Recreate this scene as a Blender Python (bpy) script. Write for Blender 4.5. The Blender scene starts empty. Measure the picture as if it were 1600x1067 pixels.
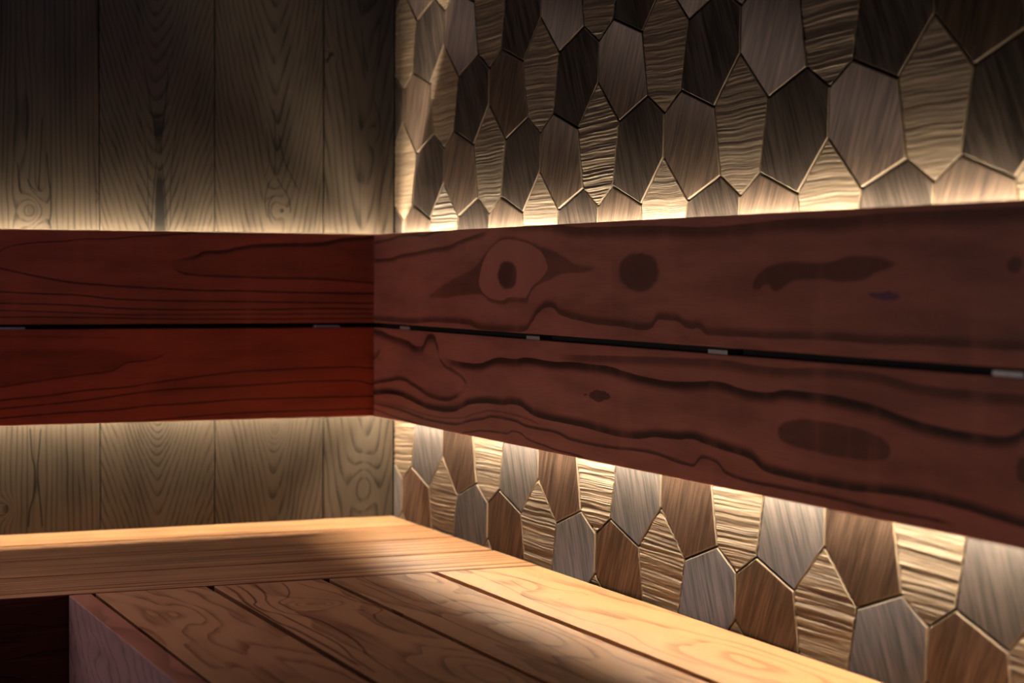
import bpy, bmesh, math, random
from mathutils import Vector, Matrix

scene = bpy.context.scene
COL = scene.collection
rnd = random.Random(7)
Z0 = 0.62            # height of the underside of both backrests above the floor (metres)
ZB = Z0 - 0.1687     # height of the bench seats

# ------------------------------------------------------------------ traced grain of the boards (mm along / mm across)
RU = [('line',[(57.3,276.5),(134.0,281.3),(190.5,286.3),(231.7,286.6),(271.8,284.7),(310.9,287.9),(372.8,290.5)],1.5,4,0.55),('line',[(57.5,250.4),(134.2,251.0),(176.8,256.1),(245.4,259.4),(323.9,264.3),(373.1,266.9),(303.8,263.3),(415.5,274.0),(502.5,284.3),(540.0,290.7)],1.2,9,0.5),('line',[(64.6,153.5),(204.8,153.1),(352.4,157.4),(443.4,157.2),(504.0,150.5),(570.1,150.7),(633.2,152.5),(663.6,164.3),(693.2,180.4),(722.3,185.6),(743.9,178.3),(792.8,171.9),(859.4,167.6),(922.7,166.3),(971.1,163.5),(1003.1,171.2),(1014.4,176.9),(1051.0,176.4),(1094.5,169.5),(1115.7,164.9),(1091.0,168.1),(1127.9,162.6),(1212.5,162.7),(1347.0,164.6),(1427.8,163.9),(1502.3,165.3),(1571.3,165.6),(1647.7,165.4)],12,1.5,0.5),('line',[(535.8,289.2),(646.8,295.6),(742.4,290.3),(791.2,284.7),(857.7,283.3),(981.0,282.0),(1113.8,277.8),(1125.9,277.6),(1210.4,279.5),(1301.9,282.1),(1386.0,281.2),(1463.4,283.5),(1535.0,283.0),(1645.1,283.3)],1.5,18,0.5)]
RU_shapes = {'outer':([(289.9,192.5),(351.9,212.4),(398.0,222.9),(468.8,237.1),(494.4,248.0),(511.2,257.8),(544.3,272.1),(584.6,279.5),(631.7,275.5),(677.3,267.0),(721.4,260.3),(764.1,250.2),(791.8,242.3),(851.9,236.2)],[(289.9,191.4),(333.2,190.6),(416.3,195.1),(486.4,198.2),(528.7,187.9),(569.7,185.2),(601.6,188.9),(648.1,188.4),(657.1,198.5),(678.0,209.6),(721.9,220.0),(771.3,227.4),(819.0,228.3),(851.9,235.0)]),'inner':([(486.2,216.5),(496.2,236.4),(513.0,252.8),(541.9,267.9),(584.7,274.7),(631.8,271.4),(677.4,262.4),(699.6,252.9),(715.9,235.3)],[(486.3,213.8),(503.4,200.1),(528.7,192.8),(561.6,190.3),(601.5,195.3),(640.4,194.6),(651.8,199.1),(663.1,208.0),(692.7,219.9),(715.9,234.1)]),'blotch':([(1214.0,212.5),(1225.6,227.4),(1253.3,238.4),(1293.8,241.8),(1345.6,240.3),(1402.7,246.8),(1441.6,244.3),(1467.3,238.6)],[(1214.0,211.0),(1225.9,210.1),(1244.5,216.4),(1258.4,209.2),(1276.5,214.2),(1303.0,221.5),(1346.0,221.7),(1379.1,219.5),(1411.1,220.8),(1438.1,228.7),(1460.7,233.1),(1467.3,237.3)])}
RU_ell = [[(585.3,225.9),(616.8,226.0),(585.5,206.7)],[(962.9,229.8),(1012.5,229.8),(963.2,207.1)],[(1449.9,208.2),(1476.0,208.5),(1450.0,204.7)],[(1633.9,236.8),(1644.6,236.8),(1634.0,228.9)],[(722.4,183.1),(731.0,183.3),(722.4,181.0)]]
RL = [('line',[(338.8,110.1),(399.2,102.9),(461.6,101.6),(521.3,107.5),(570.6,113.5),(610.4,113.6),(656.6,117.1),(723.3,115.3),(793.5,116.9),(860.2,116.9),(923.5,112.7),(983.7,108.7),(1029.8,107.0),(1116.6,110.8),(1139.0,112.0),(1189.2,107.8),(1237.2,105.6),(1282.9,110.7),(1331.1,111.1),(1389.3,108.8),(1448.2,103.5),(1485.6,97.3),(1521.6,93.4),(1572.9,91.0),(1605.6,90.5),(1649.1,99.9)],1.5,14,0.75),('line',[(747.0,123.9),(1059.1,132.6),(1164.0,134.5),(1236.7,131.5),(1347.6,134.3),(1408.8,134.9),(1466.5,131.1),(1538.3,126.4),(1604.8,126.1),(1648.5,126.7)],3,12,0.45),('line',[(65.4,52.3),(131.6,59.6),(184.8,64.2),(226.2,59.1),(266.5,52.3),(305.8,45.7),(353.6,43.4),(399.7,49.7),(435.6,60.3),(451.4,72.1)],9,1.5,0.6),('line',[(338.8,108.7),(357.7,97.6),(399.3,89.2),(426.5,83.0),(448.7,72.9)],1.5,7,0.5),('line',[(64.8,138.2),(87.1,137.0),(152.5,129.5),(205.1,125.7),(245.9,118.0),(263.9,117.9),(285.5,130.1),(309.8,138.0),(329.1,128.0),(341.6,112.7)],1.2,16,0.6),('line',[(65.5,35.1),(153.2,40.3),(205.8,37.9),(266.7,30.8),(325.3,27.5),(381.6,29.5),(426.9,37.7),(462.2,45.7),(522.0,50.5),(571.3,52.0),(611.1,54.6),(649.9,49.2),(702.4,41.9),(794.6,40.9),(861.3,38.6),(924.6,36.3),(1013.7,43.4),(1096.5,47.4),(1060.5,44.5),(1109.0,45.8),(1155.5,41.9),(1214.7,36.9),(1251.1,26.3),(1313.5,23.5),(1372.3,23.0),(1427.8,24.6),(1497.1,27.0),(1561.7,25.3),(1607.4,22.0),(1650.8,18.8)],13,1.5,0.75),('line',[(65.6,19.8),(153.4,17.9),(256.9,12.1),(325.4,9.9),(381.8,10.5),(444.9,18.5),(505.4,26.3),(571.5,32.6),(619.2,31.2),(665.4,26.7),(724.5,26.6),(794.9,20.1),(861.6,19.7),(924.9,20.8),(985.0,23.2),(1118.0,28.2),(1089.9,16.8),(1162.0,16.5),(1229.7,11.6),(1353.3,11.3),(1463.4,9.0),(1562.1,8.9)],5,1.2,0.6),('line',[(65.7,10.2),(206.1,3.1),(306.3,-0.4),(372.7,-4.1),(445.1,3.3),(530.7,11.6),(587.8,12.8),(611.5,17.8),(650.4,11.4),(695.5,7.3),(760.4,3.6),(828.9,2.2)],3,1.2,0.55),('line',[(65.6,25.5),(205.9,21.4),(306.1,17.4),(400.0,20.5),(488.3,33.4),(571.4,40.7),(634.7,38.6),(695.2,32.0)],3,1.2,0.35),('line',[(65.1,92.4),(81.8,100.7),(89.6,108.6)],10,3,0.5)]
RL_shapes = {'oval':([(1266.5,68.4),(1272.3,76.1),(1283.5,80.6),(1331.6,85.7),(1389.8,84.8),(1429.5,81.0),(1456.4,74.2),(1463.3,65.9)],[(1266.5,67.2),(1272.5,60.4),(1297.3,55.2),(1349.2,52.5),(1390.4,51.6),(1422.2,52.7),(1452.9,56.8),(1463.3,64.8)])}
RL_ell = [[(862.6,80.2),(891.4,81.9),(862.7,74.1)],[(825.1,79.4),(830.5,79.7),(825.2,77.6)],[(1649.9,65.8),(1659.5,66.7),(1650.1,55.2)]]
LU = [('line',[(651.2,248.1),(636.9,257.3),(619.1,265.9),(583.1,270.7),(546.8,273.0),(510.1,277.1),(473.0,277.6),(435.5,281.8),(397.6,284.2),(340.0,287.9),(261.8,290.5)],1,2,0.65),('line',[(384.3,247.4),(370.9,248.6),(347.8,252.6),(324.5,260.4),(308.9,260.6),(277.5,266.6),(241.9,271.6),(201.9,273.2),(149.3,274.6),(108.3,282.1),(58.4,286.7)],1.2,8,0.6),('line',[(384.3,242.8),(370.9,228.6),(347.8,223.0),(301.1,221.3),(221.9,218.9),(141.0,217.3),(58.3,211.7)],3.5,1.2,0.6),('line',[(651.2,237.2),(637.1,233.0),(615.7,228.3),(583.3,221.2),(528.7,212.2),(473.1,207.9),(416.7,204.3),(359.4,201.3),(261.7,199.6),(181.7,197.7),(58.2,195.9)],1.2,3,0.65),('line',[(651.4,198.7),(583.4,195.5),(528.7,193.7),(473.2,188.1),(416.8,185.5),(340.1,184.3),(261.7,183.1),(58.2,180.1)],1.2,2.5,0.65),('line',[(651.5,181.6),(565.3,179.7),(510.3,177.0),(454.5,173.1),(378.6,171.1),(261.7,170.8),(140.9,172.4),(58.2,171.0)],1.2,2.5,0.65),('line',[(651.5,171.1),(528.8,167.0),(454.5,163.8),(340.1,163.4),(58.1,163.9)],1.2,2.0,0.6),('line',[(651.6,160.9),(491.9,159.4),(378.7,156.7),(221.9,156.0),(58.1,156.4)],1.2,2.0,0.6)]
LU_shapes = {'flame':([(384.3,247.4),(370.9,248.6),(347.8,252.2),(324.5,259.3),(277.5,265.8),(222.0,271.8),(100.0,282.2),(58.4,286.3)],[(384.3,242.1),(370.9,228.6),(347.8,223.0),(301.1,221.7),(221.9,219.7),(99.9,215.5),(58.3,212.9)])}
LL = [('line',[(652.1,55.2),(637.8,56.7),(583.9,64.9),(529.1,71.4),(473.5,78.6),(447.2,90.6),(416.9,94.0),(391.0,102.3)],3,1.2,0.5),('line',[(652.1,36.9),(637.9,38.5),(565.8,44.3),(510.7,50.6),(454.8,54.3),(397.9,61.6),(340.2,68.1),(281.5,74.1),(201.8,77.5),(99.6,79.8),(57.9,77.2)],1,2.8,0.6),('line',[(652.2,24.9),(584.0,29.9),(529.2,34.2),(484.7,38.8),(435.9,45.3),(378.8,49.8),(301.2,52.1),(221.8,55.3),(161.2,58.1),(99.6,58.2),(57.9,51.5)],1,2.8,0.6),('line',[(652.3,10.7),(584.1,15.2),(529.3,18.2),(473.6,19.9),(417.0,25.3),(340.2,28.1),(261.7,32.1),(181.5,32.3),(57.8,32.4)],1.0,2.5,0.65),('line',[(473.6,-0.7),(398.0,4.0),(320.8,8.5),(261.7,10.9),(181.5,11.6),(57.8,12.6)],1,2.2,0.6),('line',[(651.7,132.5),(583.6,131.9),(510.5,129.8),(454.6,128.6)],1,2,0.3)]
LL_shapes = {'flame':([(651.8,109.9),(529.0,115.9),(454.6,109.5),(416.9,107.1),(391.0,103.8)],[(652.1,55.9),(583.9,64.9),(529.1,72.1),(473.4,79.4),(447.2,90.6),(416.9,95.1),(391.0,101.9)])}
B2 = [('line',[(568.5,443.9),(606.6,441.9),(668.5,447.0),(715.3,452.2),(806.4,455.4),(905.5,448.1),(1013.5,446.8),(1119.2,448.3)],2,5,0.6),('line',[(572.9,426.4),(612.6,427.1),(650.3,429.7),(708.8,438.5),(741.2,446.9),(771.1,445.0),(803.4,435.4),(859.1,433.5),(912.2,431.8),(963.0,430.1),(1028.0,434.0),(1070.8,440.0),(1154.2,443.9)],2,3.0,0.6),('line',[(571.6,402.9),(620.9,406.8),(669.1,414.8),(714.0,425.7),(759.9,429.9),(810.4,418.3),(859.9,405.3),(913.3,404.2),(963.0,406.3),(1018.2,412.8),(1069.3,422.0),(1153.1,426.6)],2,3.0,0.5),('line',[(1070.8,440.0),(1038.0,432.1),(1099.9,432.9)],2,3.0,0.0),('line',[(580.6,367.4),(633.9,374.9),(690.2,393.8),(730.8,414.2),(766.3,414.2),(794.4,393.7),(814.6,361.1),(809.4,337.5)],2,2.5,0.5),('line',[(583.1,351.2),(634.1,341.9),(691.3,329.4),(742.5,326.3),(795.4,314.5),(843.8,336.9),(894.8,346.5),(936.9,346.7),(978.6,344.2)],2,3,0.5)]
B2_k = [(745.7,377.9),(758.7,346.1),(734.1,406.3)]
B3 = [('line',[(561.6,257.0),(654.0,260.3),(715.6,239.9),(798.2,243.6),(865.3,234.8),(886.1,221.6)],2,3,0.4),('line',[(619.7,277.3),(692.8,274.4),(769.3,274.3),(827.8,269.0),(911.3,269.7),(996.8,268.3),(1076.5,267.0),(1175.6,262.8),(1275.1,263.3)],2,3,0.45),('line',[(571.4,242.4),(669.5,222.3),(760.3,214.5),(902.8,217.8),(1041.3,225.8),(1164.4,233.0),(1274.4,239.4)],2,3,0.3)]
B4 = [('line',[(583.4,81.2),(639.6,74.3),(695.3,68.5),(754.9,65.7),(784.5,49.7),(800.8,39.7)],2,5,0.3),('line',[(668.9,87.3),(756.6,96.4),(827.6,91.0),(841.4,65.5),(812.8,44.1)],4,2,0.3),('line',[(572.5,108.0),(714.0,113.1),(814.6,122.7),(940.8,125.1),(1032.0,115.6),(1158.6,129.3),(1244.0,125.8)],3,2,0.3)]
K1 = [('line',[(392.9,-601.5),(350.8,-597.9),(341.3,-592.2)],1.2,3,0.6),('line',[(463.2,-565.2),(405.4,-567.4),(346.8,-571.4)],1.2,2.5,0.6),('line',[(370.2,-589.1),(355.0,-580.8),(345.6,-571.4)],1.2,2,0.5),('line',[(409.5,-559.0),(367.2,-556.1),(328.6,-552.4),(297.7,-556.3)],2,2,0.6),('line',[(-6.0,-584.9),(-50.7,-582.4),(-78.0,-577.9),(-101.3,-578.7),(-136.0,-586.5),(-163.1,-588.5)],2,2,0.7),('line',[(-6.4,-568.8),(-47.2,-572.0),(-74.3,-574.1),(-101.6,-572.2),(-136.8,-569.3),(-164.2,-567.5)],2,2,0.7),('line',[(353.4,-484.8),(341.8,-480.9),(331.9,-486.0)],1,3,0.5)]
S1 = [([(-72.2,-577.9),(-85.8,-579.4),(-97.4,-580.6),(-114.7,-583.7)],[(-72.4,-574.0),(-86.0,-573.0),(-97.7,-572.2),(-115.3,-570.0)])]
K2 = [('line',[(547.6,-411.7),(481.3,-399.9),(442.2,-393.9),(410.8,-391.2)],1.5,2,0.5),('line',[(549.5,-371.8),(482.2,-377.9),(442.6,-382.0),(411.0,-384.8)],1.5,2,0.5),('line',[(402.9,-391.2),(347.5,-396.1),(292.2,-400.2)],1.5,1.5,0.6),('line',[(403.1,-384.0),(347.9,-378.1),(292.5,-375.4)],1.5,1.5,0.6),('line',[(468.9,-417.8),(394.6,-406.0),(296.0,-404.2)],1.2,1.2,0.5),('line',[(451.3,-359.9),(371.9,-368.8),(296.5,-370.1)],1.2,1.2,0.5)]
S2 = [([(479.3,-400.7),(450.0,-395.1),(426.5,-391.2),(408.8,-389.6)],[(480.3,-375.9),(450.6,-380.7),(426.7,-384.8),(408.9,-386.4)]),([(395.0,-389.6),(355.5,-392.9),(296.2,-395.4),(268.5,-397.8)],[(395.2,-384.8),(355.8,-380.1),(296.4,-377.0),(268.7,-373.8)])]
K3 = [('line',[(489.3,-203.6),(424.7,-201.4),(380.1,-202.7)],1.5,1.5,0.6),('line',[(382.1,-202.7),(363.6,-214.0),(339.3,-218.2),(311.0,-214.0)],2,1.2,0.6),('line',[(382.2,-200.2),(364.2,-190.9),(348.2,-180.3),(327.9,-176.0),(319.7,-182.4)],1.2,2.0,0.6),('line',[(351.8,-199.3),(345.5,-207.7),(331.3,-212.7),(315.1,-211.1),(303.1,-203.5)],2,1.5,0.7),('line',[(449.1,-195.2),(408.9,-186.7),(380.8,-174.0),(356.7,-161.2)],1.2,2.5,0.5),('line',[(456.5,-216.2),(408.2,-211.9),(375.6,-220.3)],1.2,1.5,0.4)]
K4 = [('line',[(626.7,-58.3),(573.6,-51.6),(549.2,-45.0)],1.5,1.5,0.5),('line',[(637.0,-23.3),(574.6,-31.9),(549.5,-40.6)],1.5,1.5,0.5),('line',[(508.4,-36.1),(492.1,-29.5),(463.4,-25.0),(442.4,-31.6),(433.7,-44.7)],2,1.5,0.5),('line',[(429.2,-57.9),(354.8,-59.9),(301.2,-57.6)],1,1,0.4),('line',[(505.5,-5.3),(422.1,-18.3),(305.8,-26.8)],1.2,1.2,0.4),('line',[(583.1,-105.9),(572.6,-112.3),(564.2,-116.6)],4,4,0.7)]

# ------------------------------------------------------------------ node helper
class NT:
    def __init__(self, name):
        self.m = bpy.data.materials.new(name); self.m.use_nodes = True
        self.t = self.m.node_tree; self.t.nodes.clear()
        self.out = self.t.nodes.new('ShaderNodeOutputMaterial')
    def n(self, typ, **kw):
        x = self.t.nodes.new(typ)
        for k, v in kw.items(): setattr(x, k, v)
        return x
    def put(self, sock, val):
        if isinstance(val, S): self.t.links.new(val.s, sock)
        elif val is not None: sock.default_value = val
    def math(self, op, a, b=None, c=None, clamp=False):
        x = self.n('ShaderNodeMath', operation=op, use_clamp=clamp)
        for i, v in enumerate((a, b, c)):
            if v is not None: self.put(x.inputs[i], v)
        return S(self, x.outputs[0])
    def vmath(self, op, a, b=None):
        x = self.n('ShaderNodeVectorMath', operation=op)
        self.put(x.inputs[0], a)
        if b is not None: self.put(x.inputs[1], b)
        return S(self, x.outputs[0])
    def sep(self, v):
        x = self.n('ShaderNodeSeparateXYZ'); self.put(x.inputs[0], v)
        return [S(self, o) for o in x.outputs]
    def comb(self, a, b, c=0.0):
        x = self.n('ShaderNodeCombineXYZ')
        for i, v in enumerate((a, b, c)): self.put(x.inputs[i], v)
        return S(self, x.outputs[0])
    def mapr(self, v, a, b, c=0.0, d=1.0, kind='SMOOTHSTEP'):
        x = self.n('ShaderNodeMapRange', interpolation_type=kind, clamp=True)
        for i, q in enumerate((v, a, b, c, d)): self.put(x.inputs[i], q)
        return S(self, x.outputs[0])
    def noise(self, vec, scale=1.0, detail=2.0, rough=0.5, dist=0.0, color=False):
        x = self.n('ShaderNodeTexNoise')
        self.put(x.inputs['Vector'], vec)
        x.inputs['Scale'].default_value = scale; x.inputs['Detail'].default_value = detail
        x.inputs['Roughness'].default_value = rough; x.inputs['Distortion'].default_value = dist
        return S(self, x.outputs[1 if color else 0])
    def mix(self, f, a, b, blend='MIX'):
        x = self.n('ShaderNodeMix', data_type='RGBA', blend_type=blend)
        self.put(x.inputs[0], f); self.put(x.inputs[6], a); self.put(x.inputs[7], b)
        return S(self, x.outputs[2])
    def attr(self, name):
        x = self.n('ShaderNodeAttribute', attribute_name=name)
        return S(self, x.outputs['Fac'])
    def uv(self):
        x = self.n('ShaderNodeUVMap', uv_map='UVMap'); return S(self, x.outputs[0])
    def curve(self, v, pts):
        """piecewise smooth function through pts (x increasing); v is clamped to their range"""
        p = sorted(set(pts)); q = [p[0]]
        for a in p[1:]:
            if a[0] - q[-1][0] > 1.0: q.append(a)
        x0, x1 = q[0][0], q[-1][0]
        y0 = min(a[1] for a in q) - 1.0; y1 = max(a[1] for a in q) + 1.0
        t = self.mapr(v, x0, x1, 0.0, 1.0, 'LINEAR')
        x = self.n('ShaderNodeFloatCurve'); x.inputs['Factor'].default_value = 1.0
        c = x.mapping.curves[0]
        P = [((a - x0) / (x1 - x0), (b - y0) / (y1 - y0)) for a, b in q]
        c.points[0].location = P[0]; c.points[1].location = P[-1]
        for a in P[1:-1]: c.points.new(*a)
        for a in c.points: a.handle_type = 'AUTO_CLAMPED'
        x.mapping.update()
        self.put(x.inputs['Value'], t)
        return S(self, x.outputs[0]) * (y1 - y0) + y0, x0, x1
    def bump(self, h, dist, strength=1.0, normal=None):
        x = self.n('ShaderNodeBump'); x.inputs['Strength'].default_value = strength
        x.inputs['Distance'].default_value = dist
        self.put(x.inputs['Height'], h)
        if normal is not None: self.put(x.inputs['Normal'], normal)
        return S(self, x.outputs[0])
    def principled(self, color, rough, normal=None, spec=0.3, metal=0.0):
        x = self.n('ShaderNodeBsdfPrincipled')
        self.put(x.inputs['Base Color'], color); self.put(x.inputs['Roughness'], rough)
        x.inputs['Specular IOR Level'].default_value = spec; x.inputs['Metallic'].default_value = metal
        if normal is not None: self.put(x.inputs['Normal'], normal)
        return S(self, x.outputs[0])
    def done(self, sh):
        self.t.links.new(sh.s, self.out.inputs[0]); return self.m

class S:
    def __init__(self, nt, s): self.nt, self.s = nt, s
    def __add__(self, o): return self.nt.math('ADD', self, o)
    __radd__ = __add__
    def __mul__(self, o): return self.nt.math('MULTIPLY', self, o)
    __rmul__ = __mul__
    def __sub__(self, o): return self.nt.math('SUBTRACT', self, o)
    def __rsub__(self, o): return self.nt.math('SUBTRACT', o, self)
    def __truediv__(self, o): return self.nt.math('DIVIDE', self, o)
    def __neg__(self): return self.nt.math('MULTIPLY', self, -1.0)

def rgb(r, g, b): return (r, g, b, 1.0)
def mulc(c, k): return (c[0] * k, c[1] * k, c[2] * k, 1.0)

def warped_uv(nt, amp_u=3.0, amp_v=1.2, su=0.02, sv=0.05):
    """board coordinates in mm, slightly wandering so that no line is ruler-straight"""
    u, v, _ = nt.sep(nt.uv())
    u, v = u * 1000.0, v * 1000.0
    nz = nt.noise(nt.comb(u * su, v * sv), 1.0, 3.0, 0.55, color=True)
    a, b, _ = nt.sep(nz)
    return u, v, u + (a - 0.5) * (2 * amp_u), v + (b - 0.5) * (2 * amp_v)

def add_line(nt, u, v, pts, up, down, dark, acc):
    c, x0, x1 = nt.curve(u, pts)
    d = v - c
    a = nt.mapr(d, float(up) * .25, float(up), 1.0, 0.0)
    b = nt.mapr(d, -float(down), -float(down) * .25, 0.0, 1.0)
    k = nt.math('MULTIPLY', a, b)
    e = min(90.0, max(8.0, 6.0 * max(up, down), 0.0)) if x1 - x0 > 300.0 else min(8.0, (x1 - x0) * .2)
    if x0 > 70.0: k = k * nt.mapr(u, x0 - 1.0, x0 + e)
    if not 1600.0 < x1 < 1660.0: k = k * nt.mapr(u, x1 - e, x1 + 1.0, 1.0, 0.0)
    return acc * (1.0 - k * min(.95, dark * GRAIN))

def shape(nt, u, v, top, bot, st=1.5, sb=1.5, fade=4.0):
    t, x0, x1 = nt.curve(u, top)
    b, _, _ = nt.curve(u, bot)
    k = nt.mapr(t - v, -st * 0.3, st) * nt.mapr(v - b, -sb * 0.3, sb)
    return k * nt.mapr(u, x0 - 1.0, x0 + fade) * nt.mapr(u, x1 - fade, x1 + 1.0, 1.0, 0.0)

def ellipse(nt, u, v, e, soft=0.3):
    (cu, cv), (ru, _), (_, rv) = e
    a = (u - cu) / (abs(ru - cu) + 1e-3); b = (v - cv) / (abs(rv - cv) + 1e-3)
    r = nt.math('SQRT', a * a + b * b)
    return nt.mapr(r, 1.0 - soft, 1.0 + soft, 1.0, 0.0)

def board_material(name, light, lines, shapes=(), ells=(), dark_tint=(1.0, .82, .95), rough=0.45, streak=0.22, mottle=0.38, spec=0.22, amp=1.2):
    """planed board: pale ground, traced dark growth rings, knots and blotches, fine pores"""
    nt = NT(name)
    u0, v0, u, v = warped_uv(nt, 2.5, amp)
    acc = None
    base = nt.noise(nt.comb(u0 * 0.006, v0 * 0.03), 1.0, 4.0, 0.55)
    acc = 1.0 - nt.mapr(base, 0.35, 0.75) * mottle
    fine = nt.noise(nt.comb(u0 * 0.02, v0 * 0.9), 1.0, 3.0, 0.6)
    acc = acc * (1.0 - nt.mapr(fine, 0.45, 0.75) * streak)
    for (_, pts, up, down, dk) in lines: acc = add_line(nt, u, v, pts, up, down, dk, acc)
    for (top, bot, st, sb, k) in shapes:
        s = shape(nt, u, v, top, bot, st, sb)
        if k >= 0: acc = acc * (1.0 - s * k)
        else: acc = nt.math('MAXIMUM', acc, s * (-k))
    col = nt.mix(nt.math('SUBTRACT', 1.0, acc, clamp=True), rgb(*light), rgb(light[0] * .05 * dark_tint[0], light[1] * .05 * dark_tint[1], light[2] * .06 * dark_tint[2]))
    if ells:
        wn = nt.noise(nt.comb(u0 * 0.05, v0 * 0.07, 3.0), 1.0, 4.0, 0.6, color=True)
        wa, wb, _ = nt.sep(wn)
        ue, ve = u + (wa - 0.5) * 16.0, v + (wb - 0.5) * 11.0
    for (e, c, k) in ells:
        col = nt.mix(ellipse(nt, ue, ve, e, 0.12) * k, col, rgb(*c))
    haze = nt.noise(nt.comb(u0 * 0.02, v0 * 0.004), 1.0, 3.0, 0.5)
    col = nt.mix(nt.mapr(haze, .5, .75) * .22, col, mulc(light, 1.35))
    pore = nt.noise(nt.comb(u0 * 0.05, v0 * 1.6), 1.0, 2.0, 0.6)
    nrm = nt.bump(pore * 0.6 + acc * 0.15, 0.0006, 0.35)
    return nt.done(nt.principled(col, rough, nrm, spec))

def field_material(name, light, dark, freq, knots=(), wob=1.0, slope=0.0, vc=None, vw=20.0, rough=0.5, sharp=(0.55, 0.95), fine=0.2,
                   bump=0.0008, spec=0.3, extra=None, along='u', mott=0.3, darkstreaks=0.0, ringk=.5, blots=()):
    """growth rings as level lines of a field over the board face.  freq: rings per mm across; knots: (u, v, su, sv, amount, dark core)"""
    nt = NT(name)
    u0, v0, u, v = warped_uv(nt, 4.0, 1.6 * wob, 0.012, 0.03)
    if vc is None: F = v * freq
    else:
        d = (v - vc) * freq
        F = nt.math('SQRT', d * d + (vw * freq) ** 2)
    F = F + u * slope
    big = nt.noise(nt.comb(u0 * 0.0035, v0 * 0.016), 1.0, 2.0, 0.5)
    F = F + (big - 0.5) * (4.0 * wob)
    core = None
    for (ku, kv, su, sv, am, dk) in knots:
        a = (u - ku) / su; b = (v - kv) / sv
        g = nt.math('EXPONENT', -(a * a + b * b))
        F = F + g * am
        if dk:
            c = nt.mapr(g, 0.80, 0.93) * dk
            core = c if core is None else nt.math('MAXIMUM', core, c)
    ring = nt.math('FRACT', F)
    line = nt.mapr(ring, sharp[0], sharp[1]) * nt.mapr(ring, sharp[1], 1.0, 1.0, 0.0)
    var = nt.noise(nt.comb(u0 * 0.004, v0 * 0.09), 1.0, 2.0, 0.5)
    line = line * nt.mapr(var, 0.3, 0.62, 0.25, 1.0)
    f = nt.noise(nt.comb(u0 * 0.015, v0 * 0.7), 1.0, 3.0, 0.6)
    k = line * ringk + nt.mapr(f, 0.5, 0.8) * fine
    m = nt.noise(nt.comb(u0 * 0.008, v0 * 0.02), 1.0, 3.0, 0.5)
    k = k + nt.mapr(m, 0.4, 0.8) * mott
    if darkstreaks:
        s2 = nt.noise(nt.comb(u0 * 0.0016, v0 * 0.13), 1.0, 3.0, 0.6)
        k = k + nt.mapr(s2, 0.50, 0.62) * darkstreaks
    if core is not None: k = k + core
    for (_, pts, up, down, dk) in (extra or ()):
        k = k + (1.0 - add_line(nt, u, v, pts, up, down, dk, nt.math('ADD', 1.0, 0.0)))
    for (top, bot) in blots: k = k + shape(nt, u, v, top, bot, 1.5, 1.5, 26.0) * .75
    col = nt.mix(nt.math('MINIMUM', k, 1.0), rgb(*light), rgb(*dark))
    h = line * -1.0 + f * 0.35
    nrm = nt.bump(h, bump, 0.6)
    return nt.done(nt.principled(col, rough, nrm, spec))

def plain(name, c, rough=0.6, metal=0.0, spec=0.4):
    nt = NT(name); u = nt.n('ShaderNodeTexCoord'); o = S(nt, u.outputs['Object'])
    nz = nt.noise(o, 60.0, 3.0)
    return nt.done(nt.principled(nt.mix(nz, rgb(*c), mulc(c, .7)), rough, None, spec, metal))

# ------------------------------------------------------------------ object helpers
def link_mesh(name, bm, mats, parent=None):
    me = bpy.data.meshes.new(name); bm.normal_update(); bm.to_mesh(me); bm.free()
    for m in (mats if isinstance(mats, (list, tuple)) else [mats]): me.materials.append(m)
    o = bpy.data.objects.new(name, me); COL.objects.link(o)
    if parent is not None: o.parent = parent
    return o

def tag(o, label=None, cat=None, group=None, kind=None):
    for k, v in (('label', label), ('category', cat), ('group', group), ('kind', kind)):
        if v: o[k] = v
    return o

def empty(name, loc):
    o = bpy.data.objects.new(name, None); COL.objects.link(o); o.location = loc
    o.empty_display_size = 0.1
    return o

def box_bm(p0, p1, bevel=0.0, along='x', across='z', uoff=0.0, voff=0.0, bm=None, mat=0, seg=3, shear=None):
    """box from p0 to p1 with a UV map in metres: u runs along the grain, v across it"""
    own = bm is None
    b = bmesh.new()
    bmesh.ops.create_cube(b, size=1.0)
    for v in b.verts:
        v.co = Vector([p0[i] + (v.co[i] + 0.5) * (p1[i] - p0[i]) for i in range(3)])
    if shear:
        for v in b.verts: v.co = shear(v.co)
    if bevel > 0:
        bmesh.ops.bevel(b, geom=list(b.edges), offset=bevel, segments=seg, profile=0.5, affect='EDGES')
    uvl = b.loops.layers.uv.new('UVMap')
    ax = {'x': (0, 1.0), 'y': (1, 1.0), 'z': (2, 1.0), '-x': (0, -1.0), '-y': (1, -1.0)}
    iu, su = ax[along]; iv, sv = ax[across]
    iw = 3 - iu - iv
    b.normal_update()
    for f in b.faces:
        n = [abs(c) for c in f.normal]
        f.material_index = mat
        for l in f.loops:
            c = l.vert.co
            uu, vv, ww = c[iu] * su + uoff, c[iv] * sv + voff, c[iw]
            if n[iv] > max(n[iu], n[iw]) + 1e-4: l[uvl].uv = (uu, vv + (ww - p0[iw]) * (0.5 if False else 1.0) * 0.3)
            elif n[iu] > max(n[iv], n[iw]) + 1e-4: l[uvl].uv = (uu + (ww - p0[iw]), vv)
            else: l[uvl].uv = (uu, vv)
        f.smooth = False
    if own: return b
    me = bpy.data.meshes.new('tmp'); b.to_mesh(me); b.free(); bm.from_mesh(me); bpy.data.meshes.remove(me)
    return bm

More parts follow.
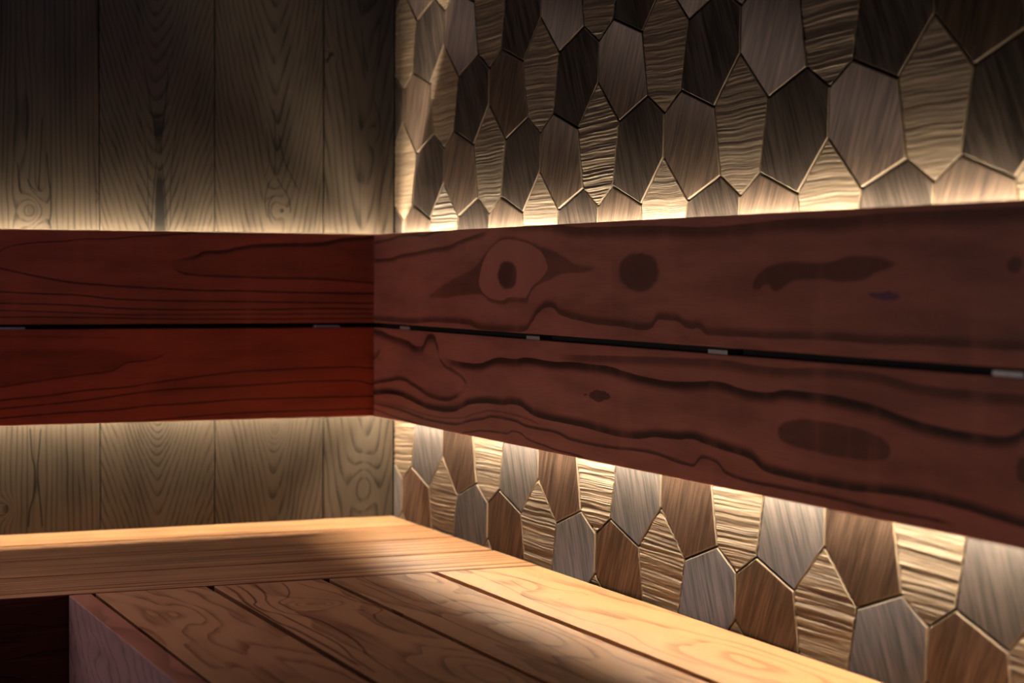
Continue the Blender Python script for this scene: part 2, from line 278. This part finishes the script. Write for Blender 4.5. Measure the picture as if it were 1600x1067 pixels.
# ------------------------------------------------------------------ light levels and lens
LED_UP, LED_DN, LED_UPL, LED_DNL = 158.0, 190.0, 1350.0, 225.0
UP_D, DN_D, UPL_D, DNL_D = .013, .012, .038, .027
GAP = .0016
LAMPS = [
    ('unseen_left_light', (-2.4, -.42, .72), (0, -.9, .70), .5, .25, (1.0, .87, .86), 2.9, 120),  # lights what faces left; stands for an unseen source on that side
    ('bench_top_fill', (-.92, -.62, 2.1), (-.78, -.62, .45), .25, .25, (1.0, .71, .78), .80, 54),  # added fill from above to brighten the seats, no such lamp known
    ('blue_corner_light', (-.9, -3.45, 1.9), (-.4, 0, 1.65), .5, .3, (.22, .45, 1.0), 0.5, 40),
]
WORLD = ((.55, .6, .8), .002)
GRAIN = 1.35
FOCUS, FSTOP, EXPO = 2.35, 4.5, 0.0

# ------------------------------------------------------------------ materials
WARM = (1.0, 0.85, 0.61)

def knots_ell(e, k=0.85, c=(.022, .010, .010)): return [(x, c, k) for x in e]

RB = (0.39, 0.143, 0.104)
m_back_ru = board_material('right_upper_backrest_wood', RB, RU,
    shapes=[(RU_shapes['outer'][0], RU_shapes['outer'][1], 5.0, 3.0, .52), (RU_shapes['inner'][0], RU_shapes['inner'][1], 2.5, 2.5, -1.0),
            (RU_shapes['blotch'][0], RU_shapes['blotch'][1], 4.0, 3.0, .62)],
    ells=[(RU_ell[0], (.06, .024, .022), .9), (RU_ell[1], (.10, .042, .036), .9), (RU_ell[2], (.05, .03, .12), .7), (RU_ell[3], (.09, .04, .04), .8)])
m_back_rl = board_material('right_lower_backrest_wood', RB, RL,
    shapes=[(RL_shapes['oval'][0], RL_shapes['oval'][1], 3.0, 3.0, .62)],
    ells=[(RL_ell[0], (.06, .024, .022), .9), (RL_ell[1], (.06, .024, .022), .8), (RL_ell[2], (.07, .03, .03), .85)])
LB = (0.36, 0.082, 0.046)
m_back_lu = board_material('left_upper_backrest_wood', LB, LU, shapes=[(LU_shapes['flame'][0], LU_shapes['flame'][1], 3.0, 3.0, .22)], amp=0.9)
m_back_ll = board_material('left_lower_backrest_wood', (0.36, 0.060, 0.030), LL, shapes=[(LL_shapes['flame'][0], LL_shapes['flame'][1], 8.0, 4.0, .30)], amp=0.9)

BW = (0.46, 0.248, 0.124); BD = (0.12, 0.038, 0.016)
m_seat_r = [
    field_material('seat_wood_front', BW, BD, 0.020, [(760, 540, 90, 40, 2.4, 0), (1150, 500, 140, 50, 2.0, 0), (620, 590, 90, 30, 1.5, 0)], 1.0, 0.0012, rough=.45, spec=.10, ringk=.62, fine=.16, mott=.3),
    field_material('seat_wood_knot', BW, BD, 0.012, [(748, 378, 26, 30, 3.0, .3), (1200, 340, 120, 40, 3.0, 0)], .5, 0.0, rough=.45, spec=.10, ringk=.62, fine=.14, mott=.25, extra=B2),
    field_material('seat_wood_middle', BW, BD, 0.016, [(1000, 215, 180, 40, 2.6, 0), (620, 190, 90, 40, 1.6, 0)], .8, 0.0012, rough=.45, spec=.10, ringk=.62, fine=.14, mott=.22, extra=B3),
    field_material('seat_wood_wall', BW, BD, 0.012, [(1250, 70, 150, 35, 2.4, 0), (700, 95, 60, 30, 1.0, 0)], .5, 0.0008, rough=.45, spec=.10, ringk=.62, fine=.10, mott=.12, extra=B4),
]
m_seat_l = [field_material('seat_wood_straight_%s' % s, BW, BD, f, [], w, 0.0003, rough=.45, spec=.10, ringk=.62, fine=.5, mott=.2, sharp=(.3, .9), darkstreaks=ds)
            for s, f, w, ds in (('wall', .07, .6, .5), ('second', .10, .5, .85), ('third', .12, .5, .9), ('front', .11, .5, .9))]
m_fascia_r = field_material('fascia_wood_corner', (.36, .20, .19), (.13, .06, .065), 0.025, [(720, 100, 60, 60, 2.0, 0)], 1.2, 0.02, vc=60, vw=25, rough=.5, fine=.25, mott=.45)
m_fascia_edge = field_material('fascia_wood_edge', (.40, .165, .105), (.12, .045, .03), 0.03, [], .6, rough=.45, fine=.2, mott=.3)
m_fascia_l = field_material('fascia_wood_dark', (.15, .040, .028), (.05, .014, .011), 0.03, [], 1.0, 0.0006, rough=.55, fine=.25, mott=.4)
m_rail = plain('blackened_rail_wood', (.012, .009, .008), .85)
m_clip = plain('grey_metal', (.62, .60, .58), .45, 0.6)
m_floor = plain('floor_stone', (.05, .045, .042), .7)
m_ceil = plain('ceiling_wood', (.02, .017, .015), .7)

# brushed pine of the plank wall: one material, plank by plank (u = height, v = along the wall, both mm)
PW = (0.063, 0.046, 0.0325); PD = (0.007, 0.005, 0.0035)
def pine(name, freq, vc, vw, slope, knots, wob=.7, extra=None, shapes=(), light=PW):
    up = lambda P: [(a + Z0 * 1000.0, b) for a, b in P]
    ex = [(n, up(p), a, b, k) for n, p, a, b, k in (extra or ())]
    sh = [(up(a), up(b)) if sum(q[1] for q in a) / len(a) > sum(q[1] for q in b) / len(b) else (up(b), up(a)) for a, b in shapes]
    return field_material(name, light, PD, freq, knots, wob, slope, vc, vw, rough=.6, sharp=(.45, .9), fine=.38, bump=.00018, spec=.2, mott=.35, extra=ex, ringk=.7, blots=sh)
zz = lambda z: (Z0 + z) * 1000.0
m_pine = [
    pine('pine_far_left', .13, -740, 30, .012, []),
    pine('pine_swirl_knot', .13, -570, 8, .002, [(zz(.318), -581, 24, 19, 4.2, .30), (zz(.46), -590, 90, 16, 1.6, .5), (zz(-.13), -621, 16, 12, 2.6, .6)], extra=K1, shapes=S1),
    pine('pine_arches', .12, -391, 14, -.035, [(zz(.012), -391, 55, 30, -4.0, 0)], extra=K2, shapes=S2),
    pine('pine_eye', .12, -203, 14, -.022, [(zz(.330), -201, 24, 14, 2.2, 0), (zz(-.018), -201, 26, 17, -3.4, .25), (zz(.327), -190, 7, 6, 1.0, .8)], extra=K3),
    pine('pine_corner', .09, -50, 22, -.012, [(zz(.453), -42, 26, 11, 1.2, 0), (zz(-.119), -50, 40, 22, 3.4, 0), (zz(.578), -109, 9, 12, 1.5, .9)], extra=K4),
]
m_wallback = plain('wall_backing', (.02, .016, .013), .9)

def tile_smooth(name, lo, hi, spec_col, fac):
    """brushed end-on wood: fibres run along v and throw the light sideways like brushed metal"""
    nt = NT(name)
    u, v, _ = nt.sep(nt.uv()); u, v = u * 1000.0, v * 1000.0
    r = nt.attr('tone')
    st = nt.noise(nt.comb(u * 0.42, v * 0.014, r * 50.0), 1.0, 4.0, 0.68)
    br = nt.noise(nt.comb(u * 0.10, v * 0.010, r * 90.0), 1.0, 2.0, 0.5)
    fl = nt.noise(nt.comb(u * 1.2, v * 0.25, r * 20.0), 1.0, 2.0, 0.7)
    k = nt.mapr(st, .40, .62) * .6 + nt.mapr(br, .38, .64) * .4
    col = nt.mix(k, rgb(*lo), rgb(*hi))
    col = nt.mix(nt.mapr(fl, .66, .74) * .5, col, mulc(hi, 1.5))
    col = nt.mix(1.0, col, nt_gray(nt, r * .25 + .87), 'MULTIPLY')
    nrm = nt.bump(st * .7 + fl * .3, .0003, .5)
    d = nt.n('ShaderNodeBsdfDiffuse'); nt.put(d.inputs['Color'], col); nt.put(d.inputs['Normal'], nrm)
    g = nt.n('ShaderNodeBsdfAnisotropic'); g.distribution = 'GGX'
    nt.put(g.inputs['Color'], nt.mix(.5, rgb(*spec_col), nt.mix(k, mulc(spec_col, .6), mulc(spec_col, 1.3))))
    g.inputs['Roughness'].default_value = .34; g.inputs['Anisotropy'].default_value = .9; g.inputs['Rotation'].default_value = .25
    tg = nt.n('ShaderNodeTangent', direction_type='UV_MAP', uv_map='UVMap')
    nt.t.links.new(tg.outputs[0], g.inputs['Tangent']); nt.put(g.inputs['Normal'], nrm)
    mx = nt.n('ShaderNodeMixShader'); mx.inputs[0].default_value = fac
    nt.t.links.new(d.outputs[0], mx.inputs[1]); nt.t.links.new(g.outputs[0], mx.inputs[2])
    return nt.done(S(nt, mx.outputs[0]))
def nt_gray(nt, v): return nt.comb(v, v, v)
m_tile_a = tile_smooth('tile_wood_brushed', (.020, .016, .015), (.110, .084, .070), (.20, .180, .175), .36)
m_tile_c = tile_smooth('tile_wood_brushed_dark', (.020, .012, .0095), (.100, .063, .046), (.20, .158, .130), .30)

def tile_rough():
    nt = NT('tile_wood_split')
    u, v, _ = nt.sep(nt.uv()); u, v = u * 1000.0, v * 1000.0
    r = nt.attr('tone')
    w = nt.noise(nt.comb(u * .02, v * .05, r * 40.0), 1.0, 2.0, .5)
    vv = v + (w - .5) * 7.0
    a = nt.noise(nt.comb(u * .005, vv * .20, r * 70.0), 1.0, 3.0, .55)
    b = nt.noise(nt.comb(u * .03, vv * .8, r * 30.0), 1.0, 3.0, .6)
    k = nt.mapr(a, .3, .7) * .6 + nt.mapr(b, .3, .7) * .4
    col = nt.mix(k, rgb(.055, .037, .025), rgb(.20, .144, .096))
    col = nt.mix(1.0, col, nt_gray(nt, r * .25 + .87), 'MULTIPLY')
    nrm = nt.bump(b, .0010, .6)
    return nt.done(nt.principled(col, .6, nrm, .25))
m_tile_b = tile_rough()
m_tile_side = plain('tile_edge_wood', (.22, .16, .11), .7)

def emitter(name, col, power):
    nt = NT(name); e = nt.n('ShaderNodeEmission'); e.inputs[0].default_value = rgb(*col); e.inputs[1].default_value = power
    return nt.done(S(nt, e.outputs[0]))
m_led_up = emitter('led_warm_up', WARM, LED_UP)
m_led_dn = emitter('led_warm_down', WARM, LED_DN)
m_led_upl = emitter('led_warm_up_planks', WARM, LED_UPL)
m_led_dnl = emitter('led_warm_down_planks', WARM, LED_DNL)

# ------------------------------------------------------------------ the room
XL, YF, HC = -2.6, -3.5, 2.15
bm = box_bm((XL, YF, -.05), (.03, .03, 0.0))
tag(link_mesh('floor', bm, m_floor), 'dark floor below the sauna benches', 'floor', kind='structure')
bm = box_bm((XL, YF, HC), (.03, .03, HC + .04))
tag(link_mesh('ceiling', bm, m_ceil), 'dark ceiling above the sauna', 'ceiling', kind='structure')

# plank wall on the left: backing board and V-jointed vertical planks in one mesh
bm = bmesh.new()
box_bm((XL, .012, 0.0), (.0, .03, HC), bm=bm, mat=5)
edges = [XL, -2.4, -2.22, -2.04, -1.86, -1.68, -1.5, -1.32, -1.145, -.97, -.80, -.628, -.4795, -.2995, -.121, .0]
edges = [XL] + [-.628 - .18 * k for k in range(10, 0, -1)] + [-.628, -.4795, -.2995, -.121, 0.0]
# the planks in view: swirl knot plank (-.66..-.48), arches (-.48..-.30), eye (-.30..-.12), corner (-.12..0)
edges = [XL] + [-.660 - .18 * k for k in range(10, 0, -1)] + [-.660, -.4795, -.2995, -.121, 0.0]
for k in range(len(edges) - 1):
    a, b = edges[k], edges[k + 1]
    mi = {-4: 1, -3: 2, -2: 3, -1: 4}.get(k - (len(edges) - 1), 0)
    box_bm((a + .0006, .0, .0), (b - .0006, .0125, HC), .0022, along='z', across='x', bm=bm, mat=mi, seg=2)
tag(link_mesh('wall_left', bm, m_pine + [m_wallback]), 'wall of wide vertical brushed pine planks with knots', 'wall', kind='structure')

# tiled wall on the right: six-sided wooden tiles, three shapes that repeat, over a dark backing
V6 = {'Rt': (.7411, .4707), 'a': (.6842, .4165), 'b': (.8006, .4169), 'Dt': (.8756, .4421), 'e': (.9183, .4182), 'Lt': (.9592, .4416)}
AX, BX, BZ = .3514, -.1757, .1044
def P6(n, i, r): x, z = V6[n]; return (x + AX * i + BX * r, z + BZ * r)
bm = bmesh.new()
box_bm((.008, YF, 0.0), (.03, .0, HC), bm=bm, mat=4)
uvl = bm.loops.layers.uv.verify()
tone = bm.faces.layers.float.new('tone')
def clip_poly(p, lo, hi, ax):
    for s, lim in ((1, lo), (-1, hi)):
        q = []
        for i in range(len(p)):
            a, b = p[i], p[(i + 1) % len(p)]
            da, db = s * (a[ax] - lim), s * (b[ax] - lim)
            if s == -1: da, db = lim - a[ax], lim - b[ax]
            if da >= 0: q.append(a)
            if (da >= 0) != (db >= 0):
                t = da / (da - db); q.append(tuple(a[j] + t * (b[j] - a[j]) for j in range(2)))
        p = q
        if len(p) < 3: return []
    return p
def inset(p, d):
    n = len(p); out = []
    for i in range(n):
        a, b, c = Vector(p[i - 1]), Vector(p[i]), Vector(p[(i + 1) % n])
        e1, e2 = (b - a), (c - b)
        if e1.length < 1e-5 or e2.length < 1e-5: return None
        e1.normalize(); e2.normalize()
        n1, n2 = Vector((-e1.y, e1.x)), Vector((-e2.y, e2.x))
        m = n1 + n2; l = m.length_squared
        if l < 0.15: return None
        out.append(tuple(b + m * (2.0 * d / l)))
    return out
def area(p): return .5 * sum(p[i - 1][0] * p[i][1] - p[i][0] * p[i - 1][1] for i in range(len(p)))
def add_tile(poly, kind):
    if area(poly) < 0: poly = poly[::-1]
    poly = clip_poly(poly, .0004, -YF - .01, 0)
    if poly: poly = clip_poly(poly, -Z0 + .002, HC - Z0 - .002, 1)
    if len(poly) < 3 or abs(area(poly)) < 2e-4: return
    q = []
    for a in poly:
        if not q or (Vector(a) - Vector(q[-1])).length > 8e-4: q.append(a)
    if (Vector(q[0]) - Vector(q[-1])).length < 8e-4: q.pop()
    o = inset(q, GAP); i = inset(q, GAP + .0007)
    if not o or not i: return
    t = rnd.random(); dx = rnd.uniform(-.0006, .0006)
    cx = sum(a[0] for a in q) / len(q); cz = sum(a[1] for a in q) / len(q)
    th = {'D': math.radians(24), 'L': math.radians(-22), 'R': math.radians(4)}[kind] + math.radians(rnd.uniform(-4, 4))
    ou, ov = rnd.uniform(0, 9), rnd.uniform(0, 9)
    rings = []
    for pp, x in ((o, .0085), (o, .0026 + dx), (o, .0008 + dx), (i, dx)):
        rings.append([bm.verts.new((x, -a[0], a[1] + Z0)) for a in pp])
    n = len(q); fs = []
    for k in range(3):
        for j in range(n):
            f = bm.faces.new((rings[k][j], rings[k][(j + 1) % n], rings[k + 1][(j + 1) % n], rings[k + 1][j])); f.material_index = 4 if k == 0 else 3; fs.append(f)  # deeper sides take the black backing colour, painting in the joint shade
    f = bm.faces.new(rings[3]); f.material_index = {'D': 0, 'R': 1, 'L': 2}[kind]; fs.append(f)
    for f in fs:
        f[tone] = t
        for l in f.loops:
            y, z = -l.vert.co.y - cx, l.vert.co.z - Z0 - cz
            l[uvl].uv = (y * math.cos(th) + z * math.sin(th) + ou, -y * math.sin(th) + z * math.cos(th) + ov)
def vnoise(seed):
    rr = random.Random(seed); tab = [rr.uniform(-1, 1) for _ in range(512)]
    def f(t):
        i = math.floor(t); q = t - i; q = q * q * (3 - 2 * q)
        return tab[i % 512] * (1 - q) + tab[(i + 1) % 512] * q
    return f
def add_split_tile(poly, seed, fine):
    """tile split along the grain: its face is a stack of uneven horizontal ridges"""
    if area(poly) < 0: poly = poly[::-1]
    poly = clip_poly(poly, .0004, -YF - .01, 0)
    if poly: poly = clip_poly(poly, -Z0 + .002, HC - Z0 - .002, 1)
    if len(poly) < 3 or abs(area(poly)) < 2e-4: return
    q = []
    for a in poly:
        if not q or (Vector(a) - Vector(q[-1])).length > 8e-4: q.append(a)
    if (Vector(q[0]) - Vector(q[-1])).length < 8e-4: q.pop()
    o = inset(q, GAP)
    if not o: return
    rr = random.Random(seed); t = rr.random(); amp = rr.choice((.55, .8, 1.0, 1.1))
    n1, n2, n3, n4 = (vnoise(rr.random()) for _ in range(4))
    tilt = math.tan(math.radians(rr.uniform(-2.5, 3.5)))
    lo, hi = min(a[1] for a in o), max(a[1] for a in o)
    step = .0008 if fine else .006
    rows = sorted(set([a[1] for a in o] + [lo + step * k for k in range(int((hi - lo) / step) + 1)]))
    rows = [z for k, z in enumerate(rows) if k == 0 or z - rows[k - 1] > 1e-4]
    NC = 9 if fine else 3
    ou, ov = rr.uniform(0, 9), rr.uniform(0, 9)
    f1, f2 = rr.uniform(150, 220), rr.uniform(380, 480)
    grid = []
    for z in rows:
        xs_ = []
        for k in range(len(o)):
            a, b = o[k], o[(k + 1) % len(o)]
            if abs(a[1] - z) < 2e-4: xs_.append(a[0])
            if (a[1] - z) * (b[1] - z) < 0: xs_.append(a[0] + (b[0] - a[0]) * (z - a[1]) / (b[1] - a[1]))
        if not xs_: continue
        a, b = min(xs_), max(xs_)
        if b - a < 2e-4: b = a + 2e-4
        line = []
        for c in range(NC + 1):
            x = a + (b - a) * c / NC
            w = z - tilt * (x - q[0][0]) + .0014 * n3(x * 26 + z * 15)
            h = .0007 * (1 - 2 * abs(n1(w * f1))) + .0005 * (1 - 2 * abs(n2(w * f2 + x * 9))) + .00035 * n4(w * 640 + x * 30)
            line.append(bm.verts.new((0.0004 - h * amp, -x, z + Z0)))
        grid.append(line)
    def put(vs, mi):
        f = bm.faces.new(vs); f.material_index = mi; f[tone] = t
        for l in f.loops: l[uvl].uv = (-l.vert.co.y + ou, l.vert.co.z + ov + l.vert.co.x)
    for k in range(len(grid) - 1):
        for c in range(NC): put((grid[k][c], grid[k][c + 1], grid[k + 1][c + 1], grid[k + 1][c]), 1)
    for c in (0, NC):
        mid = [bm.verts.new((g[c].co.x + .0020, g[c].co.y, g[c].co.z)) for g in grid]
        base = [bm.verts.new((.0085, g[c].co.y, g[c].co.z)) for g in grid]
        for k in range(len(grid) - 1):
            put((grid[k][c], grid[k + 1][c], mid[k + 1], mid[k]), 3)
            put((mid[k], mid[k + 1], base[k + 1], base[k]), 4)  # deep part of the skirt blackened, joint shade put into its colour
for r in range(-7, 12):
    for i in range(-8, 16):
        Rp = [P6('a', i, r), P6('Rt', i, r), P6('b', i, r), P6('Lt', i - 1, r - 1), P6('e', i - 1, r - 1), P6('Dt', i - 1, r - 1)]
        Dp = [P6('b', i, r), P6('Dt', i, r), P6('e', i, r), P6('Rt', i, r - 1), P6('a', i, r - 1), P6('Lt', i - 1, r - 1)]
        Lp = [P6('e', i, r), P6('Lt', i, r), P6('a', i + 1, r), P6('Dt', i, r - 1), P6('b', i, r - 1), P6('Rt', i, r - 1)]
        for poly, kind in ((Dp, 'D'), (Lp, 'L')): add_tile(poly, kind)
        cx0, cz0 = P6('Rt', i, r)
        add_split_tile(Rp, 1000 * r + i, cx0 < 1.9 and -.35 < cz0 < .95)
bmesh.ops.recalc_face_normals(bm, faces=list(bm.faces))
for f in bm.faces: f.smooth = False
tag(link_mesh('wall_right', bm, [m_tile_a, m_tile_b, m_tile_c, m_tile_side, m_wallback]), 'wall of six-sided wooden tiles, some brushed smooth and some split rough', 'wall', kind='structure')

# ------------------------------------------------------------------ backrests
S0, TH = .056, .021            # front face distance from the wall, board thickness
HU0, HT = .1493, .29           # lower edge of the upper board, top of the backrest
HL1 = .1420                    # upper edge of the lower board
ENDL, ENDR = -2.45, 3.3

def led(parent, p0, p1, m):
    bm = box_bm(p0, p1, 0.0)
    link_mesh('led_strip', bm, m, parent)

def dark_back(bm, axis):
    """put the black material on the side that faces the wall"""
    for f in bm.faces:
        if f.normal[axis] > .9: f.material_index = 1  # unseen backs blackened to keep red bounce light off the wall
    return bm
# left: runs along x, in front of the plank wall
bl = empty('backrest_unit', (-.30, -S0, Z0))
tag(bl, 'dark red two-board backrest in front of the vertical plank wall', 'backrest', 'two-board backrests')
ox = .30
a = box_bm((ENDL + ox, 0, HU0), (-S0 + TH - .0006 + ox, TH, HT), .0016, along='-x', across='z', uoff=ox)
tag(link_mesh('backrest_board', dark_back(a, 1), [m_back_lu, m_rail], bl), 'upper board')
a = box_bm((ENDL + ox, 0, 0.0), (-S0 + TH - .0006 + ox, TH, HL1), .0016, along='-x', across='z', uoff=ox)
tag(link_mesh('backrest_board', dark_back(a, 1), [m_back_ll, m_rail], bl), 'lower board, redder')
a = box_bm((ENDL + ox, TH, .10), (-.004 + ox, TH + .0322, .19), 0.0, along='-x', across='z')
link_mesh('mounting_rail', a, m_rail, bl)
for xc in (-.012, -.62, -1.12, -1.62):
    xx = xc if xc < -.1 else -.130
    a = box_bm((xx - .02 + ox, .006, HL1 - .0005), (xx + .02 + ox, TH, HL1 + .0032), .0006)
    link_mesh('clip', a, m_clip, bl)
LDX = .031; LDL = .043
led(bl, (ENDL + ox, LDL - .0001, HT - UPL_D - .004), (-.02 + ox, LDL + .0001, HT - UPL_D + .004), m_led_upl)
led(bl, (ENDL + ox, .036, DNL_D), (-.02 + ox, .0425, DNL_D + .0008), m_led_dnl)

# right: runs along y, in front of the tiled wall
br = empty('backrest_unit', (-S0, -.9, Z0))
tag(br, 'reddish brown two-board backrest with a large eye knot in front of the hexagonal tile wall', 'backrest', 'two-board backrests')
oy = .9
a = box_bm((0, -ENDR + oy, HU0), (TH, -S0 + oy - .0009, HT), .0016, along='-y', across='z', uoff=oy)
tag(link_mesh('backrest_board', dark_back(a, 0), [m_back_ru, m_rail], br), 'upper board with a large eye knot')
a = box_bm((0, -ENDR + oy, 0.0), (TH, -S0 + oy - .0009, HL1), .0016, along='-y', across='z', uoff=oy)
tag(link_mesh('backrest_board', dark_back(a, 0), [m_back_rl, m_rail], br), 'lower board with wavy dark grain and an oval blotch')
a = box_bm((TH, -ENDR + oy, .10), (TH + .0322, -.0366 + oy, .19), 0.0, along='-y', across='z')
link_mesh('mounting_rail', a, m_rail, br)
for yc in (.186, .660, 1.138, 1.622, 2.10, 2.58):
    a = box_bm((.004, -yc - .0205 + oy, HL1 - .0005), (TH, -yc + .0205 + oy, HL1 + .0046), .0006)
    link_mesh('clip', a, m_clip, br)
led(br, (LDX - .0002, -ENDR + oy, HT - UP_D - .004), (LDX + .0002, -.03 + oy, HT - UP_D + .004), m_led_up)
led(br, (LDX - .0032, -ENDR + oy, DN_D - .0008), (LDX + .0032, -.03 + oy, DN_D + .0008), m_led_dn)

# ------------------------------------------------------------------ benches
WL = .572                       # depth of the bench along the plank wall
TB = .028
lb = empty('sauna_bench', (-.6, -.29, 0.0))
tag(lb, 'bench of straight-grained boards running along the plank wall, lit pale at its back', 'bench', 'corner benches')
o = Vector((.6, .29, 0.0))
ys = [(.0015, .1225), (.1305, .2705), (.2785, .4155), (.4235, .5425)]
def skew(c):   # the boards run very slightly out of square with the wall, as in the room
    return c
for k, (y0, y1) in enumerate(ys):
    bm = box_bm((-2.5 + o.x, -y1 + o.y, ZB - TB), (-.0025 + o.x, -y0 + o.y, ZB), .0006, along='-x', across='-y', uoff=o.x, voff=o.y)
    link_mesh('seat_board', bm, m_seat_l[k], lb)
for k, (za, zb_) in enumerate(((ZB - .145, ZB), (.155, ZB - .148), (.015, .152))):
    bm = box_bm((-2.5 + o.x, -WL + o.y, za), (((-.0025 if k == 0 else -.637) + o.x), -WL + .0275 + o.y, zb_), .0015, along='-x', across='z', uoff=o.x)
    for f in bm.faces:
        if f.normal.z > .9: f.material_index = 1
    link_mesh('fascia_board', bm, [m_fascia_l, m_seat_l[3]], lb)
for xx in (-2.45, -1.2, -.10):
    for yy in (-.08, -.50):
        bm = box_bm((xx - .03 + o.x, yy - .03 + o.y, 0), (xx + .03 + o.x, yy + .03 + o.y, ZB - TB), .002, along='z', across='x')
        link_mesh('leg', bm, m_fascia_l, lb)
rb = empty('sauna_bench', (-.32, -1.9, 0.0))
tag(rb, 'bench of wide knotty boards running along the hexagonal tile wall towards the viewer', 'bench', 'corner benches')
o = Vector((.32, 1.9, 0.0))
xs = [(.4645, .6035), (.3115, .4540), (.1610, .3010), (.0035, .1505)]
for k, (x0, x1) in enumerate(xs):
    bm = box_bm((-x1 + o.x, -3.35 + o.y, ZB - TB), (-x0 + o.x, -WL - .0022 + o.y, ZB - .0006), .0006, along='-y', across='-x', uoff=o.y, voff=o.x)
    link_mesh('seat_board', bm, m_seat_r[k], rb)
# corner fascia: edge board on top, deep face board below it
bm = box_bm((-.6365 + o.x, -3.35 + o.y, ZB - .145), (-.6085 + o.x, -WL - .0022 + o.y, ZB - .0006), .0015, along='-y', across='z', uoff=o.y)
for f in bm.faces:
    if f.normal.z > .9: f.material_index = 1
link_mesh('fascia_board', bm, [m_fascia_r, m_fascia_edge], rb)
for za, zb_ in ((.155, ZB - .148), (.015, .152)):
    bm = box_bm((-.6365 + o.x, -3.35 + o.y, za), (-.6085 + o.x, -WL - .0022 + o.y, zb_), .0015, along='-y', across='z', uoff=o.y)
    link_mesh('fascia_board', bm, m_fascia_r, rb)
for yy in (-.75, -2.0, -3.25):
    for xx in (-.08, -.56):
        bm = box_bm((xx - .03 + o.x, yy - .03 + o.y, 0), (xx + .03 + o.x, yy + .03 + o.y, ZB - TB), .002, along='z', across='x')
        link_mesh('leg', bm, m_fascia_l, rb)

# ------------------------------------------------------------------ light
def area_light(name, loc, target, sx, sy, col, power, spread=180):
    d = bpy.data.lights.new(name, 'AREA'); d.shape = 'RECTANGLE'; d.size = sx; d.size_y = sy
    d.color = col; d.energy = power; d.spread = math.radians(spread)
    o = bpy.data.objects.new(name, d); COL.objects.link(o); o.location = loc
    o.rotation_euler = (Vector(target) - Vector(loc)).to_track_quat('-Z', 'Y').to_euler()
    return o
for args in LAMPS: area_light(*args)
w = bpy.data.worlds.new('World'); scene.world = w; w.use_nodes = True
bg = w.node_tree.nodes['Background']; bg.inputs[0].default_value = rgb(*WORLD[0]); bg.inputs[1].default_value = WORLD[1]

# ------------------------------------------------------------------ camera
cd = bpy.data.cameras.new('camera'); cam = bpy.data.objects.new('camera', cd); COL.objects.link(cam)
cd.sensor_width = 36.0; cd.lens = 2962.256 / 1600.0 * 36.0
yaw, pit, rol = .41689, -.03451, .00491
F = Vector((math.sin(yaw) * math.cos(pit), math.cos(yaw) * math.cos(pit), math.sin(pit)))
R0 = Vector((math.cos(yaw), -math.sin(yaw), 0.0)); U0 = R0.cross(F)
R = R0 * math.cos(rol) + U0 * math.sin(rol); U = U0 * math.cos(rol) - R0 * math.sin(rol)
M = Matrix(((R.x, U.x, -F.x), (R.y, U.y, -F.y), (R.z, U.z, -F.z))).to_4x4()
M.translation = Vector((-1.07727, -2.90841, .22449 + Z0))
cam.matrix_world = M
cd.clip_start = .05; cd.clip_end = 50
cd.dof.use_dof = True; cd.dof.focus_distance = FOCUS; cd.dof.aperture_fstop = FSTOP; cd.dof.aperture_blades = 9
scene.camera = cam
scene.view_settings.view_transform = 'Standard'; scene.view_settings.look = 'None'
scene.view_settings.gamma = 1.0; scene.view_settings.exposure = EXPO
scene.view_settings.use_curve_mapping = False
scene.cycles.use_denoising = True
scene.cycles.max_bounces = 8; scene.cycles.diffuse_bounces = 5
